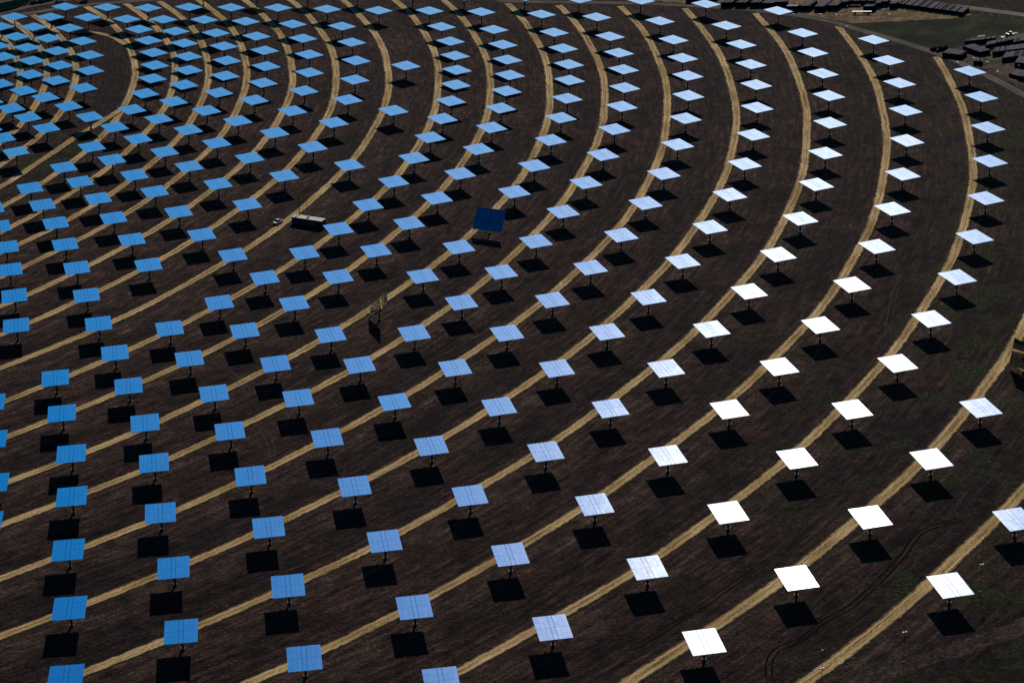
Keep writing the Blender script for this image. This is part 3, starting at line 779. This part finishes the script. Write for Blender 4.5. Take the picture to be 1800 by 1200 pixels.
for i, p in enumerate(BLUETARP):
    rnd = random.Random(i+5); mb = MB(); n = 10
    for a_ in range(7):
        x, y = rnd.uniform(-1.8, 1.8), rnd.uniform(-1.2, 1.2); s_ = rnd.uniform(.7, 1.4)
        k0 = len(mb.v)
        ringn = 8
        for lv, (rr_, zz_) in enumerate(((1.0, 0), (.95, .6), (.6, 1.2))):
            for j in range(ringn):
                t2 = 2*pi*j/ringn; q = rr_*s_*rnd.uniform(.8, 1.15)
                mb.v.append((x+q*cos(t2), y+q*sin(t2), zz_*s_))
        for lv in range(2):
            for j in range(ringn):
                j2 = (j+1) % ringn; mb.f.append((k0+lv*ringn+j, k0+lv*ringn+j2, k0+(lv+1)*ringn+j2, k0+(lv+1)*ringn+j)); mb.mi.append(0)
        mb.f.append(tuple(k0+2*ringn+j for j in range(ringn))); mb.mi.append(0)
    o = mb.build('tarpaulin_heap', M_tarp); o.location = (p[0], p[1], 0)
    tag(o, ['dark blue covered heap at the left end of the right-hand yard', 'smaller dark covered heap against the big tall stack'][i], 'covered heap')

# top-left corner: green netting fence and parked vehicles
GF = [Vector(p) for p in GREENFENCE]
t_ = empty('netting_fence', (GF[0].x, GF[0].y, 0)); tag(t_, 'green netting fence curving across the top left corner', 'fence')
mb = MB(); FL = smoothline(GREENFENCE, 2.5)
for i in range(len(FL)-1):
    a, b = FL[i]-GF[0], FL[i+1]-GF[0]; d = (b-a).normalized(); nn = Vector((-d.y, d.x))*.05
    mb.hexa([(p.x, p.y, .15) for p in (a-nn, b-nn, b+nn, a+nn)]+[(p.x, p.y, 4.0) for p in (a-nn, b-nn, b+nn, a+nn)])
mb.build('netting', M_net, t_)
for i in range(0, len(FL), 2):
    p = FL[i]-GF[0]; mb = MB(); mb.cyl((p.x, p.y-.1, 0), (p.x, p.y-.1, 4.15), .06, n=6); mb.build('post', M_steel, t_)
vl = ['dark car at the top left corner beside the green netting fence', 'dark car second from the green fence at the top left',
      'white van at the top edge left of the first mirrors', 'dark car beyond the perimeter road at the top left, rightmost', 'dark car behind the others at the top edge on the left']
for i, p in enumerate(CARS_TL):
    vehicle('parked_car' if i != 2 else 'parked_van', p, radians((20, 160, 10, 185, 30)[i]), vl[i], 'car' if i != 2 else 'van',
            M_white if i == 2 else M_navy, M_white if i == 2 else M_navy, kind='van')

# pale stones thrown along the outer tracks (uncountable)
mb = MB(); rnd = random.Random(3)
def rock(x, y, s_):
    k0 = len(mb.v)
    for (dx, dy, dz) in ((1, 0, .2), (0, 1, .15), (-1, 0, .25), (0, -1, .2), (0, 0, .8), (0, 0, -.1)):
        j = rnd.uniform(.6, 1.1); mb.v.append((x+dx*s_*j, y+dy*s_*j, dz*s_*j))
    for f in ((0, 1, 4), (1, 2, 4), (2, 3, 4), (3, 0, 4), (1, 0, 5), (2, 1, 5), (3, 2, 5), (0, 3, 5)):
        mb.f.append(tuple(k0+i for i in f)); mb.mi.append(0)
for R, t0, t1, dens in ((789.8, -44, -33, 1.0), (754.0, -36, -24, .9), (715.6, -38, -16, .55), (679, -40, -20, .3), (644, -50, -30, .3), (611, -52, -30, .25), (580, -52, -28, .25)):
    n = int((t1-t0)*R*pi/180*dens*1.5)
    for i in range(n):
        t2 = rnd.uniform(t0, t1)
        if sin(t2*9)+sin(t2*23+1) < -.2: continue
        r2 = R+abs(rnd.gauss(0, 1.1)); rock(CX+r2*cos(radians(t2)), CY+r2*sin(radians(t2)), rnd.uniform(.10, .34))
for i in range(500):
    t2 = rnd.uniform(-56, 10); r2 = rnd.uniform(330, 800); rock(CX+r2*cos(radians(t2)), CY+r2*sin(radians(t2)), rnd.uniform(.08, .22))
tag(mb.build('stones', M_stone), 'pale stones scattered along the outer dirt tracks', 'stones', kind='stuff')
